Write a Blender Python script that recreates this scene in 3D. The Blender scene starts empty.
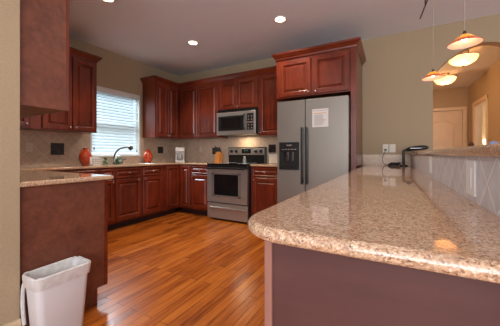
import bpy, bmesh, math, random
from mathutils import Vector, Matrix
random.seed(4)
PI = math.pi
S = bpy.context.scene
C = S.collection

# ------------------------------------------------------------------ camera, world, light
F, PHI, HC = 257.02, math.radians(28.68), 1.07
cam = bpy.data.cameras.new('camera'); camo = bpy.data.objects.new('camera', cam); C.objects.link(camo)
cam.sensor_width = 36.0; cam.lens = F / 500 * 36.0
cam.shift_y = -(163 - 154.07) / 500
cam.clip_start = 0.02; cam.clip_end = 100
camo.location = (0, 0, HC); camo.rotation_euler = (PI / 2, 0, PHI)
S.camera = camo

w = bpy.data.worlds.new('sky'); S.world = w; w.use_nodes = True
bg = w.node_tree.nodes['Background']
bg.inputs[0].default_value = (0.95, 0.96, 1.0, 1); bg.inputs[1].default_value = 1.0

def light(name, kind, loc, energy, color, rot=(0, 0, 0), **kw):
    l = bpy.data.lights.new(name, kind); l.energy = energy; l.color = color
    for k, v in kw.items(): setattr(l, k, v)
    o = bpy.data.objects.new(name, l); o.location = loc; o.rotation_euler = rot
    C.objects.link(o); return o
# daylight arriving at the kitchen window from outdoors
light('window_daylight', 'AREA', (-5.6, 2.7, 3.5), 620, (0.78, 0.89, 1.0), (0, math.radians(-42), 0), shape='RECTANGLE', size=1.6, size_y=2.4)
# daylight from the dining side windows behind the camera
light('dining_daylight', 'AREA', (0.9, -2.6, 1.7), 105, (0.95, 0.97, 1.0), (PI / 2 + .38, 0, math.radians(12)), shape='RECTANGLE', size=3.0, size_y=1.9)

S.view_settings.view_transform = 'Standard'; S.view_settings.look = 'None'
S.view_settings.exposure = 0.30; S.view_settings.gamma = 1.0
S.view_settings.use_curve_mapping = False
S.cycles.use_denoising = True
S.cycles.max_bounces = 10; S.cycles.diffuse_bounces = 5; S.cycles.glossy_bounces = 4
S.cycles.sample_clamp_indirect = 6.0
S.cycles.caustics_reflective = False; S.cycles.caustics_refractive = False

# ------------------------------------------------------------------ materials
def newmat(name):
    m = bpy.data.materials.new(name); m.use_nodes = True
    nt = m.node_tree; return m, nt, nt.nodes['Principled BSDF']
def setp(b, **kw):
    for k, v in kw.items():
        b.inputs[k.replace('_', ' ')].default_value = v
def col(c): return (c[0], c[1], c[2], 1)
def ramp(nt, stops):
    r = nt.nodes.new('ShaderNodeValToRGB'); e = r.color_ramp.elements
    e[0].position, e[0].color = stops[0][0], col(stops[0][1])
    e[1].position, e[1].color = stops[1][0], col(stops[1][1])
    for p, c_ in stops[2:]:
        x = e.new(p); x.color = col(c_)
    return r
def coords(nt, scale=(1, 1, 1), rot=(0, 0, 0)):
    g = nt.nodes.new('ShaderNodeNewGeometry'); mp = nt.nodes.new('ShaderNodeMapping')
    mp.inputs['Scale'].default_value = scale; mp.inputs['Rotation'].default_value = rot
    nt.links.new(g.outputs['Position'], mp.inputs['Vector']); return mp
def noise(nt, mp, scale, detail=3, rough=.55):
    n = nt.nodes.new('ShaderNodeTexNoise'); n.inputs['Scale'].default_value = scale
    n.inputs['Detail'].default_value = detail; n.inputs['Roughness'].default_value = rough
    nt.links.new(mp.outputs['Vector'], n.inputs['Vector']); return n
def bump(nt, b, sock, strength, dist=.002):
    bp = nt.nodes.new('ShaderNodeBump'); bp.inputs['Strength'].default_value = strength
    bp.inputs['Distance'].default_value = dist
    nt.links.new(sock, bp.inputs['Height']); nt.links.new(bp.outputs['Normal'], b.inputs['Normal'])
def mottled(name, c1, c2, scale=6, rough=.5, metal=0, bmp=0, mscale=(1, 1, 1), coat=0, spec=.5, lo=.35, hi=.65, detail=3):
    m, nt, b = newmat(name); mp = coords(nt, mscale); n = noise(nt, mp, scale, detail)
    r = ramp(nt, [(lo, c1), (hi, c2)]); nt.links.new(n.outputs['Fac'], r.inputs[0])
    nt.links.new(r.outputs[0], b.inputs['Base Color'])
    setp(b, Roughness=rough, Metallic=metal, Coat_Weight=coat); b.inputs['Coat Roughness'].default_value = .12
    b.inputs['Specular IOR Level'].default_value = spec
    if bmp: bump(nt, b, n.outputs['Fac'], bmp)
    return m

M = {}
M['wall'] = mottled('beige_wall_paint', (.39, .295, .185), (.42, .32, .205), 90, .85, bmp=.25, detail=2)
M['ceiling'] = mottled('ceiling_paint', (.78, .82, .88), (.81, .85, .91), 70, .9, bmp=.15, detail=2)
M['trim'] = mottled('cream_trim', (.66, .51, .33), (.70, .55, .37), 5, .4)
M['white'] = mottled('white_plastic', (.72, .71, .69), (.78, .77, .75), 4, .35)
M['binwhite'] = mottled('bin_plastic', (.72, .72, .74), (.76, .76, .78), 4, .45)
M['liner'] = mottled('liner_film', (.62, .60, .58), (.74, .72, .71), 30, .35, bmp=.6)
M['almond'] = mottled('almond_plate', (.62, .55, .44), (.66, .59, .48), 4, .35)
M['greyplate'] = mottled('grey_plate', (.80, .83, .87), (.84, .87, .90), 4, .35)
M['black'] = mottled('black_plastic', (.008, .008, .009), (.014, .013, .013), 8, .3)
M['blackglass'] = mottled('black_glass', (.006, .006, .007), (.010, .010, .010), 3, .07)
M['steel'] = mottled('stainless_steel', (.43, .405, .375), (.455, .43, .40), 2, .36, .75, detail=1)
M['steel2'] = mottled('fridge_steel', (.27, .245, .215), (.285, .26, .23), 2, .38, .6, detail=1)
M['nickel'] = mottled('satin_nickel', (.60, .57, .52), (.68, .65, .60), 5, .22, .9)
M['bronze'] = mottled('faucet_metal', (.09, .08, .08), (.14, .12, .12), 8, .25, .8)
M['slat'] = None
M['red'] = mottled('red_glaze', (.50, .045, .012), (.62, .10, .02), 14, .16, coat=.6, lo=.4, hi=.7)
M['greenwhite'] = mottled('green_and_white_glaze', (.55, .56, .50), (.06, .13, .05), 22, .25, lo=.47, hi=.53)
M['knifewood'] = mottled('knife_block_wood', (.55, .20, .035), (.68, .28, .06), 12, .4, mscale=(1, 1, .1))
M['bronzetile'] = mottled('dark_metal_tile', (.035, .030, .027), (.07, .06, .052), 30, .35, .6)
M['paper'] = mottled('paper', (.66, .62, .60), (.70, .66, .64), 10, .7)
M['ink'] = mottled('grey_print', (.36, .33, .34), (.42, .39, .40), 90, .7)
M['orangeink'] = mottled('orange_print', (.62, .36, .16), (.66, .40, .2), 10, .7)
M['blueobj'] = mottled('slate_blue_plastic', (.10, .12, .20), (.14, .16, .25), 10, .4)
M['rack'] = mottled('brown_metal', (.09, .035, .02), (.12, .05, .03), 10, .4, .5)
M['cord'] = mottled('pale_cord', (.42, .36, .30), (.46, .40, .33), 10, .5)
M['fence'] = mottled('outdoor_siding', (.13, .16, .20), (.16, .19, .23), 3, .9)
M['paver'] = mottled('outdoor_ground', (.30, .32, .26), (.38, .38, .33), 3, .9)

def cherry(name, c1, c2, axis, rough=.30, coat=.35, big=2.2):
    m, nt, b = newmat(name)
    sc = {'z': (14, 14, 1.3), 'x': (1.3, 14, 14), 'y': (14, 1.3, 14)}[axis]
    mp = coords(nt, sc); n = noise(nt, mp, 2.2, 6, .6)
    mp2 = coords(nt); n2 = noise(nt, mp2, big, 4, .6)
    mix = nt.nodes.new('ShaderNodeMix'); mix.data_type = 'FLOAT'; mix.inputs[0].default_value = .55
    nt.links.new(n.outputs['Fac'], mix.inputs[2]); nt.links.new(n2.outputs['Fac'], mix.inputs[3])
    r = ramp(nt, [(.34, c1), (.66, c2)]); nt.links.new(mix.outputs[0], r.inputs[0])
    nt.links.new(r.outputs[0], b.inputs['Base Color'])
    setp(b, Roughness=rough, Coat_Weight=coat); b.inputs['Coat Roughness'].default_value = .2
    b.inputs['Specular IOR Level'].default_value = .4
    bump(nt, b, n.outputs['Fac'], .06); return m
M['cherry'] = cherry('cherry_wood', (.070, .009, .004), (.235, .036, .011), 'z')
M['cherrylow'] = M['cherry']
M['cherryh'] = cherry('cherry_wood_rail', (.070, .009, .004), (.235, .036, .011), 'x')
M['endpanel'] = cherry('veneer_end_panel', (.105, .032, .018), (.20, .064, .034), 'x', .5, .0, big=7)
M['peninsula'] = cherry('peninsula_panel_paint', (.080, .031, .028), (.105, .041, .036), 'x', .5, .1, big=5)
M['paltrim'] = cherry('pale_corner_trim', (.26, .12, .09), (.33, .16, .12), 'z', .45, .1)
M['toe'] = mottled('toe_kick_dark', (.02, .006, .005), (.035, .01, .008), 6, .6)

def granite():
    m, nt, b = newmat('speckled_granite')
    mp = coords(nt)
    v = nt.nodes.new('ShaderNodeTexVoronoi'); v.inputs['Scale'].default_value = 300
    nt.links.new(mp.outputs['Vector'], v.inputs['Vector'])
    sep = nt.nodes.new('ShaderNodeSeparateColor'); nt.links.new(v.outputs['Color'], sep.inputs[0])
    r = ramp(nt, [(0, (.20, .11, .07)), (.08, (.40, .23, .14)), (.35, (.55, .35, .215)), (.62, (.62, .42, .27)), (.88, (.68, .50, .35)), (1, (.74, .62, .50))])
    nt.links.new(sep.outputs[0], r.inputs[0])
    n = noise(nt, mp, 60, 4, .6); n.inputs['Scale'].default_value = 75
    r2 = ramp(nt, [(.3, (.62, .57, .53)), (.62, (1.05, 1.0, .98))]); nt.links.new(n.outputs['Fac'], r2.inputs[0])
    mx = nt.nodes.new('ShaderNodeMix'); mx.data_type = 'RGBA'; mx.blend_type = 'MULTIPLY'; mx.inputs[0].default_value = .75
    nt.links.new(r.outputs[0], mx.inputs[6]); nt.links.new(r2.outputs[0], mx.inputs[7])
    nt.links.new(mx.outputs[2], b.inputs['Base Color'])
    setp(b, Roughness=.045); b.inputs['Specular IOR Level'].default_value = .75
    return m
M['granite'] = granite()

def floor_mat():
    m, nt, b = newmat('hardwood_planks')
    mp = coords(nt, rot=(0, 0, PI / 2))
    def brick():
        k = nt.nodes.new('ShaderNodeTexBrick'); k.offset = .37; k.offset_frequency = 2
        k.inputs['Scale'].default_value = 1; k.inputs['Brick Width'].default_value = .85
        k.inputs['Row Height'].default_value = .072; k.inputs['Mortar Size'].default_value = .0015
        k.inputs['Mortar Smooth'].default_value = .1; k.inputs['Bias'].default_value = 0
        nt.links.new(mp.outputs['Vector'], k.inputs['Vector']); return k
    k = brick()
    k.inputs['Color1'].default_value = (0, 0, 0, 1); k.inputs['Color2'].default_value = (1, 1, 1, 1); k.inputs['Mortar'].default_value = (.5, .5, .5, 1)
    mg = coords(nt, (16, 1.2, 1)); g = noise(nt, mg, 2.4, 7, .62)
    mx = nt.nodes.new('ShaderNodeMix'); mx.data_type = 'RGBA'; mx.inputs[0].default_value = .76
    nt.links.new(k.outputs['Color'], mx.inputs[6]); nt.links.new(g.outputs['Fac'], mx.inputs[7])
    r = ramp(nt, [(.24, (.13, .026, .004)), (.42, (.33, .078, .010)), (.56, (.46, .124, .016)), (.78, (.62, .20, .032))])
    nt.links.new(mx.outputs[2], r.inputs[0])
    mo = nt.nodes.new('ShaderNodeMix'); mo.data_type = 'RGBA'
    nt.links.new(k.outputs['Fac'], mo.inputs[0]); nt.links.new(r.outputs[0], mo.inputs[6]); mo.inputs[7].default_value = (.06, .015, .006, 1)
    nt.links.new(mo.outputs[2], b.inputs['Base Color'])
    setp(b, Roughness=.24); b.inputs['Specular IOR Level'].default_value = .5
    wv = noise(nt, coords(nt, (9, 1.5, 1)), 1.5, 2)
    ad = nt.nodes.new('ShaderNodeMath'); ad.operation = 'SUBTRACT'
    nt.links.new(wv.outputs['Fac'], ad.inputs[0]); nt.links.new(k.outputs['Fac'], ad.inputs[1])
    bump(nt, b, ad.outputs[0], .5, .004)
    return m
M['floor'] = floor_mat()

def tile_mat(name, axis, size, c1, c2, grout, rough=.35):
    m, nt, b = newmat(name)
    g = nt.nodes.new('ShaderNodeNewGeometry'); sp = nt.nodes.new('ShaderNodeSeparateXYZ'); nt.links.new(g.outputs['Position'], sp.inputs[0])
    cb = nt.nodes.new('ShaderNodeCombineXYZ')
    nt.links.new(sp.outputs[0 if axis == 'x' else 1], cb.inputs[0]); nt.links.new(sp.outputs[2], cb.inputs[1])
    mp = nt.nodes.new('ShaderNodeMapping'); mp.inputs['Rotation'].default_value = (0, 0, PI / 4)
    mp.inputs['Location'].default_value = (.02, .03, 0)
    nt.links.new(cb.outputs[0], mp.inputs[0])
    k = nt.nodes.new('ShaderNodeTexBrick'); k.offset = 0; k.inputs['Scale'].default_value = 1
    k.inputs['Brick Width'].default_value = size; k.inputs['Row Height'].default_value = size
    k.inputs['Mortar Size'].default_value = size * .028; k.inputs['Mortar Smooth'].default_value = .3
    k.inputs['Color1'].default_value = col(c1); k.inputs['Color2'].default_value = col(c2); k.inputs['Mortar'].default_value = col(grout)
    nt.links.new(mp.outputs[0], k.inputs['Vector'])
    n = noise(nt, mp, 18, 4); r = ramp(nt, [(.3, (.86, .84, .82)), (.7, (1.06, 1.05, 1.05))]); nt.links.new(n.outputs['Fac'], r.inputs[0])
    mx = nt.nodes.new('ShaderNodeMix'); mx.data_type = 'RGBA'; mx.blend_type = 'MULTIPLY'; mx.inputs[0].default_value = 1
    nt.links.new(k.outputs['Color'], mx.inputs[6]); nt.links.new(r.outputs[0], mx.inputs[7]); nt.links.new(mx.outputs[2], b.inputs['Base Color'])
    setp(b, Roughness=rough); return m
M['tile_y'] = tile_mat('beige_tile_side', 'y', .15, (.52, .41, .31), (.60, .48, .37), (.66, .55, .44))
M['tile_x'] = tile_mat('beige_tile_back', 'x', .15, (.52, .41, .31), (.60, .48, .37), (.66, .55, .44))
M['splash_y'] = tile_mat('pale_splash_tile_side', 'y', .108, (.60, .62, .69), (.66, .68, .75), (.90, .91, .94), .4)
M['splash_x'] = tile_mat('pale_splash_tile_back', 'x', .108, (.58, .43, .30), (.62, .47, .33), (.70, .56, .43), .3)

def emit(name, c, s, base=(.8, .8, .8)):
    m, nt, b = newmat(name)
    mp = coords(nt); n = noise(nt, mp, 12, 2)
    r = ramp(nt, [(.3, tuple(x * .93 for x in c)), (.7, c)]); nt.links.new(n.outputs['Fac'], r.inputs[0])
    nt.links.new(r.outputs[0], b.inputs['Emission Color'])
    b.inputs['Base Color'].default_value = col(base); b.inputs['Emission Strength'].default_value = s
    setp(b, Roughness=.4); return m
M['lamp_glow'] = emit('lit_lamp', (1, .80, .56), 14)
def bowlglass():
    m, nt, b = newmat('lit_alabaster_bowl'); out = nt.nodes['Material Output']
    tr = nt.nodes.new('ShaderNodeBsdfTranslucent'); n = noise(nt, coords(nt), 9, 3)
    r = ramp(nt, [(.35, (.80, .57, .34)), (.65, (.90, .70, .46))]); nt.links.new(n.outputs['Fac'], r.inputs[0])
    nt.links.new(r.outputs[0], tr.inputs[0]); nt.links.new(r.outputs[0], b.inputs['Base Color'])
    nt.links.new(r.outputs[0], b.inputs['Emission Color']); b.inputs['Emission Strength'].default_value = .25
    mx = nt.nodes.new('ShaderNodeMixShader'); mx.inputs[0].default_value = .55
    nt.links.new(b.outputs[0], mx.inputs[1]); nt.links.new(tr.outputs[0], mx.inputs[2]); nt.links.new(mx.outputs[0], out.inputs[0]); return m
M['bowl_glow'] = bowlglass()
M['bulb'] = emit('lit_bulb', (1, .85, .62), 9)
M['shade_in'] = emit('lit_shade_inside', (1, .62, .48), .14, (.6, .42, .36))
def glass_shade():
    m, nt, b = newmat('amber_art_glass')
    mp = coords(nt); n = noise(nt, mp, 45, 4, .7)
    r = ramp(nt, [(.36, (.85, .16, .01)), (.50, (.95, .42, .02)), (.64, (.40, .05, .02))]); nt.links.new(n.outputs['Fac'], r.inputs[0])
    nt.links.new(r.outputs[0], b.inputs['Base Color']); nt.links.new(r.outputs[0], b.inputs['Emission Color'])
    b.inputs['Emission Strength'].default_value = .75; setp(b, Roughness=.15, Coat_Weight=.5); return m
M['shade_out'] = glass_shade()
M['shade_brim'] = emit('red_brown_art_glass', (.62, .13, .05), .35, (.45, .09, .03))
M['display'] = emit('range_clock_display', (.2, .5, .45), .25, (.02, .02, .02))
def slat():
    m, nt, b = newmat('white_blind_slat')
    out = nt.nodes['Material Output']; tr = nt.nodes.new('ShaderNodeBsdfTranslucent'); tr.inputs[0].default_value = (.85, .9, .93, 1)
    n = noise(nt, coords(nt), 9, 2); r = ramp(nt, [(.3, (.76, .80, .82)), (.7, (.80, .84, .86))]); nt.links.new(n.outputs['Fac'], r.inputs[0]); nt.links.new(r.outputs[0], b.inputs['Base Color'])
    mx = nt.nodes.new('ShaderNodeMixShader'); mx.inputs[0].default_value = .5
    nt.links.new(b.outputs[0], mx.inputs[1]); nt.links.new(tr.outputs[0], mx.inputs[2]); nt.links.new(mx.outputs[0], out.inputs[0]); return m
M['slat'] = slat()
def pane():
    m, nt, b = newmat('window_glass'); out = nt.nodes['Material Output']
    t = nt.nodes.new('ShaderNodeBsdfTransparent'); g = nt.nodes.new('ShaderNodeBsdfGlossy'); g.inputs['Roughness'].default_value = .02
    n = noise(nt, coords(nt), 2, 1); rr = ramp(nt, [(.3, (.93, .97, .96)), (.7, (.95, .98, .97))]); nt.links.new(n.outputs['Fac'], rr.inputs[0]); nt.links.new(rr.outputs[0], t.inputs[0])
    mx = nt.nodes.new('ShaderNodeMixShader'); mx.inputs[0].default_value = .06
    nt.links.new(t.outputs[0], mx.inputs[1]); nt.links.new(g.outputs[0], mx.inputs[2]); nt.links.new(mx.outputs[0], out.inputs[0]); return m
M['pane'] = pane()
def clearglass():
    m, nt, b = newmat('clear_glass'); n = noise(nt, coords(nt), 8, 1); r = ramp(nt, [(.3, (.80, .84, .84)), (.7, (.9, .93, .93))])
    nt.links.new(n.outputs['Fac'], r.inputs[0]); nt.links.new(r.outputs[0], b.inputs['Base Color']); setp(b, Roughness=.1); b.inputs['Transmission Weight'].default_value = .6; return m
M['glass'] = clearglass()

# ------------------------------------------------------------------ mesh helpers
def bx(bm, x0, x1, y0, y1, z0, z1, bev=0):
    vs = [bm.verts.new((x, y, z)) for x in (x0, x1) for y in (y0, y1) for z in (z0, z1)]
    fs = [bm.faces.new([vs[i] for i in q]) for q in ((0, 1, 3, 2), (4, 6, 7, 5), (0, 4, 5, 1), (2, 3, 7, 6), (0, 2, 6, 4), (1, 5, 7, 3))]
    if bev:
        es = list({e for f in fs for e in f.edges})
        bmesh.ops.bevel(bm, geom=es, offset=bev, segments=2, affect='EDGES', profile=.5)
    return bm
def box(*a, **k): return bx(bmesh.new(), *a, **k)
def lathe(bm, prof, n=24, cx=0, cy=0, caps=True, xf=None):
    rings = []
    for r, z in prof:
        ring = []
        for i in range(n):
            a = 2 * PI * i / n; p = Vector((cx + r * math.cos(a), cy + r * math.sin(a), z))
            ring.append(bm.verts.new(xf @ p if xf else p))
        rings.append(ring)
    for a, b in zip(rings, rings[1:]):
        for i in range(n): bm.faces.new((a[i], a[(i + 1) % n], b[(i + 1) % n], b[i]))
    if caps:
        bm.faces.new(rings[0][::-1]); bm.faces.new(rings[-1])
    return bm
def tube(bm, pts, r, n=8, radii=None):
    pts = [Vector(p) for p in pts]; prev = None; rings = []
    for i, p in enumerate(pts):
        t = (pts[min(i + 1, len(pts) - 1)] - pts[max(i - 1, 0)]).normalized()
        if prev is None:
            u = t.cross(Vector((0, 0, 1)))
            if u.length < .1: u = t.cross(Vector((0, 1, 0)))
        else: u = prev - t * prev.dot(t)
        u.normalize(); v = t.cross(u); prev = u
        rr = radii[i] if radii else r
        rings.append([bm.verts.new(p + u * rr * math.cos(2 * PI * k / n) + v * rr * math.sin(2 * PI * k / n)) for k in range(n)])
    for a, b in zip(rings, rings[1:]):
        for k in range(n): bm.faces.new((a[k], a[(k + 1) % n], b[(k + 1) % n], b[k]))
    bm.faces.new(rings[0][::-1]); bm.faces.new(rings[-1]); return bm
def smoothpath(pts, k=6):
    pts = [Vector(p) for p in pts]; out = []
    P_ = [pts[0]] + pts + [pts[-1]]
    for i in range(1, len(P_) - 2):
        a, b, c_, d = P_[i - 1:i + 3]
        for j in range(k):
            t = j / k
            out.append(.5 * ((2 * b) + (c_ - a) * t + (2 * a - 5 * b + 4 * c_ - d) * t * t + (3 * b - a - 3 * c_ + d) * t ** 3))
    out.append(pts[-1]); return out

def world_of(o):
    v = Vector((0, 0, 0))
    while o is not None: v = v + o.location; o = o.parent
    return v
def obj(name, bm, mat, parent=None, smooth=False, label=None):
    bmesh.ops.recalc_face_normals(bm, faces=bm.faces[:])
    if parent is not None: bmesh.ops.translate(bm, verts=bm.verts[:], vec=-world_of(parent))
    me = bpy.data.meshes.new(name); bm.to_mesh(me); bm.free()
    me.materials.append(M[mat] if isinstance(mat, str) else mat)
    if smooth:
        me.set_sharp_from_angle(angle=math.radians(38))
        for p in me.polygons: p.use_smooth = abs(p.normal.z) < .9995
    o = bpy.data.objects.new(name, me); C.objects.link(o); o.parent = parent
    if label: o['label'] = label
    return o
def thing(name, label, cat, loc=(0, 0, 0), group=None):
    o = bpy.data.objects.new(name, None); C.objects.link(o); o.location = loc; o.empty_display_size = .05
    o['label'] = label; o['category'] = cat
    if group: o['group'] = group
    return o
def tag(o, label, cat, group=None):
    o['label'] = label; o['category'] = cat
    if group: o['group'] = group
    return o
def struct(name, bm, mat, parent=None, label=None, smooth=False):
    o = obj(name, bm, mat, parent, smooth)
    if parent is None: o['kind'] = 'structure'
    if label: o['label'] = label
    return o
def copy_tree(o, loc, label=None):
    def rec(s, par):
        c_ = s.copy(); C.objects.link(c_); c_.parent = par
        for ch in [x for x in s.children]: rec(ch, c_)
        return c_
    r = rec(o, None); r.location = loc
    if label: r['label'] = label
    return r

def offset_poly(pts, d):
    n = len(pts); out = []
    area = sum(pts[i][0] * pts[(i + 1) % n][1] - pts[(i + 1) % n][0] * pts[i][1] for i in range(n))
    sg = 1 if area > 0 else -1
    for i in range(n):
        a, b, c_ = Vector(pts[i - 1]), Vector(pts[i]), Vector(pts[(i + 1) % n])
        e1 = (b - a).normalized(); e2 = (c_ - b).normalized()
        n1 = Vector((-e1.y, e1.x)) * sg; n2 = Vector((-e2.y, e2.x)) * sg
        k = (n1 + n2); k = k / max(.2, (1 + n1.dot(n2)))
        out.append((b.x + k.x * d, b.y + k.y * d))
    return out
def slab(pts, prof, holes=()):
    """polygon swept through (z, inset) levels, capped; holes cut through"""
    bm = bmesh.new(); loops = [(pts, 1)] + [(h, -1) for h in holes]; ends = {0: [], 1: []}
    for lp, sg in loops:
        rings = []
        for z, ins in prof:
            rings.append([bm.verts.new((x, y, z)) for x, y in offset_poly(lp, ins * sg)])
        m = len(lp)
        for a, b in zip(rings, rings[1:]):
            for i in range(m): bm.faces.new((a[i], a[(i + 1) % m], b[(i + 1) % m], b[i]))
        for k, ring in ((0, rings[0]), (1, rings[-1])):
            for i in range(m):
                e = bm.edges.get((ring[i], ring[(i + 1) % m])); ends[k].append(e)
    for k in (0, 1): bmesh.ops.triangle_fill(bm, edges=ends[k], use_beauty=True)
    return bm

def frame_map(facing, pos):
    """(u, n, z) -> world: facing -y / +x / +y; u along the wall, n outwards"""
    if facing == '-y': return lambda u, n, z: (u, pos - n, z)
    if facing == '+x': return lambda u, n, z: (pos + n, u, z)
    if facing == '+y': return lambda u, n, z: (u, pos + n, z)
def panel(fm, u0, u1, z0, z1, rail=.055, th=.02, flat=False):
    """raised panel door or drawer front standing proud of the plane fm"""
    g = .002; u0 += g; u1 -= g; z0 += g; z1 -= g
    if flat: lv = [(0, 0), (0, th * .7), (.006, th)]
    else:
        lv = [(0, 0), (0, th * .8), (.005, th), (rail - .008, th), (rail, th * .78), (rail + .004, th * .12), (rail + .014, th * .12), (rail + .034, th * .85)]
    bm = bmesh.new(); rings = []
    for ins, n in lv:
        rings.append([bm.verts.new(fm(u, n, z)) for u, z in ((u0 + ins, z0 + ins), (u1 - ins, z0 + ins), (u1 - ins, z1 - ins), (u0 + ins, z1 - ins))])
    for a, b in zip(rings, rings[1:]):
        for i in range(4): bm.faces.new((a[i], a[(i + 1) % 4], b[(i + 1) % 4], b[i]))
    bm.faces.new(rings[0][::-1]); bm.faces.new(rings[-1]); return bm
def knob(fm, u, z, parent, n0=.02):
    bm = bmesh.new(); prof = [(.005, 0), (.005, .010), (.011, .016), (.013, .021), (.010, .026), (.003, .028)]
    rings = []
    for r, h in prof: rings.append([bm.verts.new(fm(u + r * math.cos(a), n0 + h, z + r * math.sin(a))) for a in [2 * PI * i / 12 for i in range(12)]])
    for a, b in zip(rings, rings[1:]):
        for i in range(12): bm.faces.new((a[i], a[(i + 1) % 12], b[(i + 1) % 12], b[i]))
    bm.faces.new(rings[0]); bm.faces.new(rings[-1])
    return obj('knob', bm, 'nickel', parent, True)
def crown(path, z0, closed=False):
    prof = [(0, 0), (.006, .0), (.010, .018), (.022, .030), (.040, .052), (.048, .062), (.050, .085), (0, .085)]
    bm = bmesh.new(); rings = []; n = len(path)
    for i, p in enumerate(path):
        p = Vector(p)
        d1 = (p - Vector(path[i - 1])).normalized() if i > 0 else None
        d2 = (Vector(path[i + 1]) - p).normalized() if i < n - 1 else None
        n1 = Vector((d1.y, -d1.x)) if d1 else None; n2 = Vector((d2.y, -d2.x)) if d2 else None
        if n1 and n2: k = (n1 + n2) / (1 + n1.dot(n2))
        else: k = n1 or n2
        rings.append([bm.verts.new((p.x + k.x * o_, p.y + k.y * o_, z0 + h)) for o_, h in prof])
    m = len(prof)
    for a, b in zip(rings, rings[1:]):
        for i in range(m): bm.faces.new((a[i], a[(i + 1) % m], b[(i + 1) % m], b[i]))
    bm.faces.new(rings[0]); bm.faces.new(rings[-1]); return bm

# ------------------------------------------------------------------ the room
XW, YW, ZC = -3.995, 4.10, 2.74
WY0, WY1, WZ0, WZ1 = 2.253, 3.138, 1.03, 2.13
NW = .64     # face of the short near wall
struct('floor', box(-4.12, 3.6, -3.2, 9.0, -.05, 0), 'floor')
HZ = 2.55
struct('ceiling', box(-4.12, 3.6, -3.2, YW, ZC, ZC + .05), 'ceiling')
bm = bmesh.new()
bx(bm, XW - .125, XW, NW - .12, WY0, 0, ZC); bx(bm, XW - .125, XW, WY1, YW + .12, 0, ZC)
bx(bm, XW - .125, XW, WY0, WY1, 0, WZ0); bx(bm, XW - .125, XW, WY0, WY1, WZ1, ZC)
struct('wall_left', bm, 'wall')
# back wall with arched opening to the hall
AX0, AX1, AZ = .487, 1.50, 2.03
bm = bmesh.new()
out = [(XW, 0), (AX0, 0), (AX0, AZ)]
cxa, ha = (AX0 + AX1) / 2, (AX1 - AX0) / 2
for i in range(1, 24):
    u = -math.cos(PI * i / 24); out.append((cxa + ha * u, AZ + .40 * (1 - abs(u) ** 1.6) ** (1 / 1.6)))
out += [(AX1, AZ), (AX1, 0), (3.6, 0), (3.6, ZC), (XW, ZC)]
fr = [bm.verts.new((x, YW, z)) for x, z in out]; bk = [bm.verts.new((x, YW + .12, z)) for x, z in out]
n = len(out)
es = []
for r_ in (fr, bk):
    ee = [bm.edges.new((r_[i], r_[(i + 1) % n])) for i in range(n)]
    bmesh.ops.triangle_fill(bm, edges=ee, use_beauty=True)
for i in range(n): bm.faces.new((fr[i], fr[(i + 1) % n], bk[(i + 1) % n], bk[i]))
struct('wall_back', bm, 'wall')
struct('wall_near', box(XW, -1.81, NW - .62, NW, 0, ZC), 'wall')
struct('baseboard_near', (lambda b: (bx(b, -1.81, -1.790, NW - .62, NW, 0, .15, .003), bx(b, -1.81, -1.797, NW - .62, NW, .15, .158))[0] and b)(bmesh.new()), 'trim')
# hall beyond
HX, HY = 1.50, 7.25
struct('ceiling_hall', box(-.6, HX + 2.2, YW + .12, HY + .1, HZ, HZ + .05), 'ceiling')
bm = bmesh.new()
bx(bm, -.6, .60, HY, HY + .1, 0, HZ); bx(bm, .60, 1.40, HY, HY + .1, 2.05, HZ); bx(bm, 1.40, HX, HY, HY + .1, 0, HZ)
struct('wall_hall_back', bm, 'wall')
DY0, DY1 = 6.02, 6.80
bm = bmesh.new()
bx(bm, HX, HX + .12, YW + .12, DY0, 0, HZ); bx(bm, HX, HX + .12, DY1, HY + .1, 0, HZ); bx(bm, HX, HX + .12, DY0, DY1, 2.05, HZ)
struct('wall_hall_right', bm, 'wall')
struct('wall_hall_left', box(-.7, -.6, YW + .12, HY + .1, 0, HZ), 'wall')
struct('wall_side_room', box(HX + .12, HX + 2.2, 7.5, 7.6, 0, HZ), 'wall')
# hall door with arched panels
bm = bmesh.new(); bx(bm, .60, 1.40, HY + .03, HY + .07, 0, 2.05)
door = struct('door_1', bm, 'trim')
def arch_panel(u0, u1, z0, z1, rise, y):
    b = bmesh.new(); rings = []
    for ins, dy in ((0, 0), (.012, .008), (.03, .008), (.055, -.003)):
        pts = [(u0 + ins, z0 + ins), (u1 - ins, z0 + ins), (u1 - ins, z1 - ins)]
        for i in range(1, 12):
            t = i / 12; pts.append((u1 - ins + (u0 - u1 + 2 * ins) * t, z1 - ins + rise * math.sin(PI * t)))
        pts.append((u0 + ins, z1 - ins))
        rings.append([b.verts.new((x, y + dy - .012, z)) for x, z in pts])
    m = len(rings[0])
    for a, c_ in zip(rings, rings[1:]):
        for i in range(m): b.faces.new((a[i], a[(i + 1) % m], c_[(i + 1) % m], c_[i]))
    b.faces.new(rings[-1]); return b
obj('upper_panel', arch_panel(.71, 1.29, .95, 1.72, .14, HY + .03), 'trim', door)
obj('lower_panel', arch_panel(.71, 1.29, .22, .80, 0, HY + .03), 'trim', door)
bm = bmesh.new(); lathe(bm, [(.028, 0), (.028, .008), (.012, .012), (.012, .04), (.03, .05), (.03, .065), (.01, .075)], 16, xf=Matrix.Translation((.67, HY + .03, .95)) @ Matrix.Rotation(PI / 2, 4, 'X'))
obj('door_knob', bm, 'nickel', door, True)
bm = bmesh.new(); bx(bm, .53, .60, HY - .018, HY, 0, 2.12, .004); bx(bm, 1.40, 1.47, HY - .018, HY, 0, 2.12, .004); bx(bm, .53, 1.47, HY - .020, HY, 2.05, 2.12, .004)
struct('trim_1', bm, 'trim')
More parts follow.
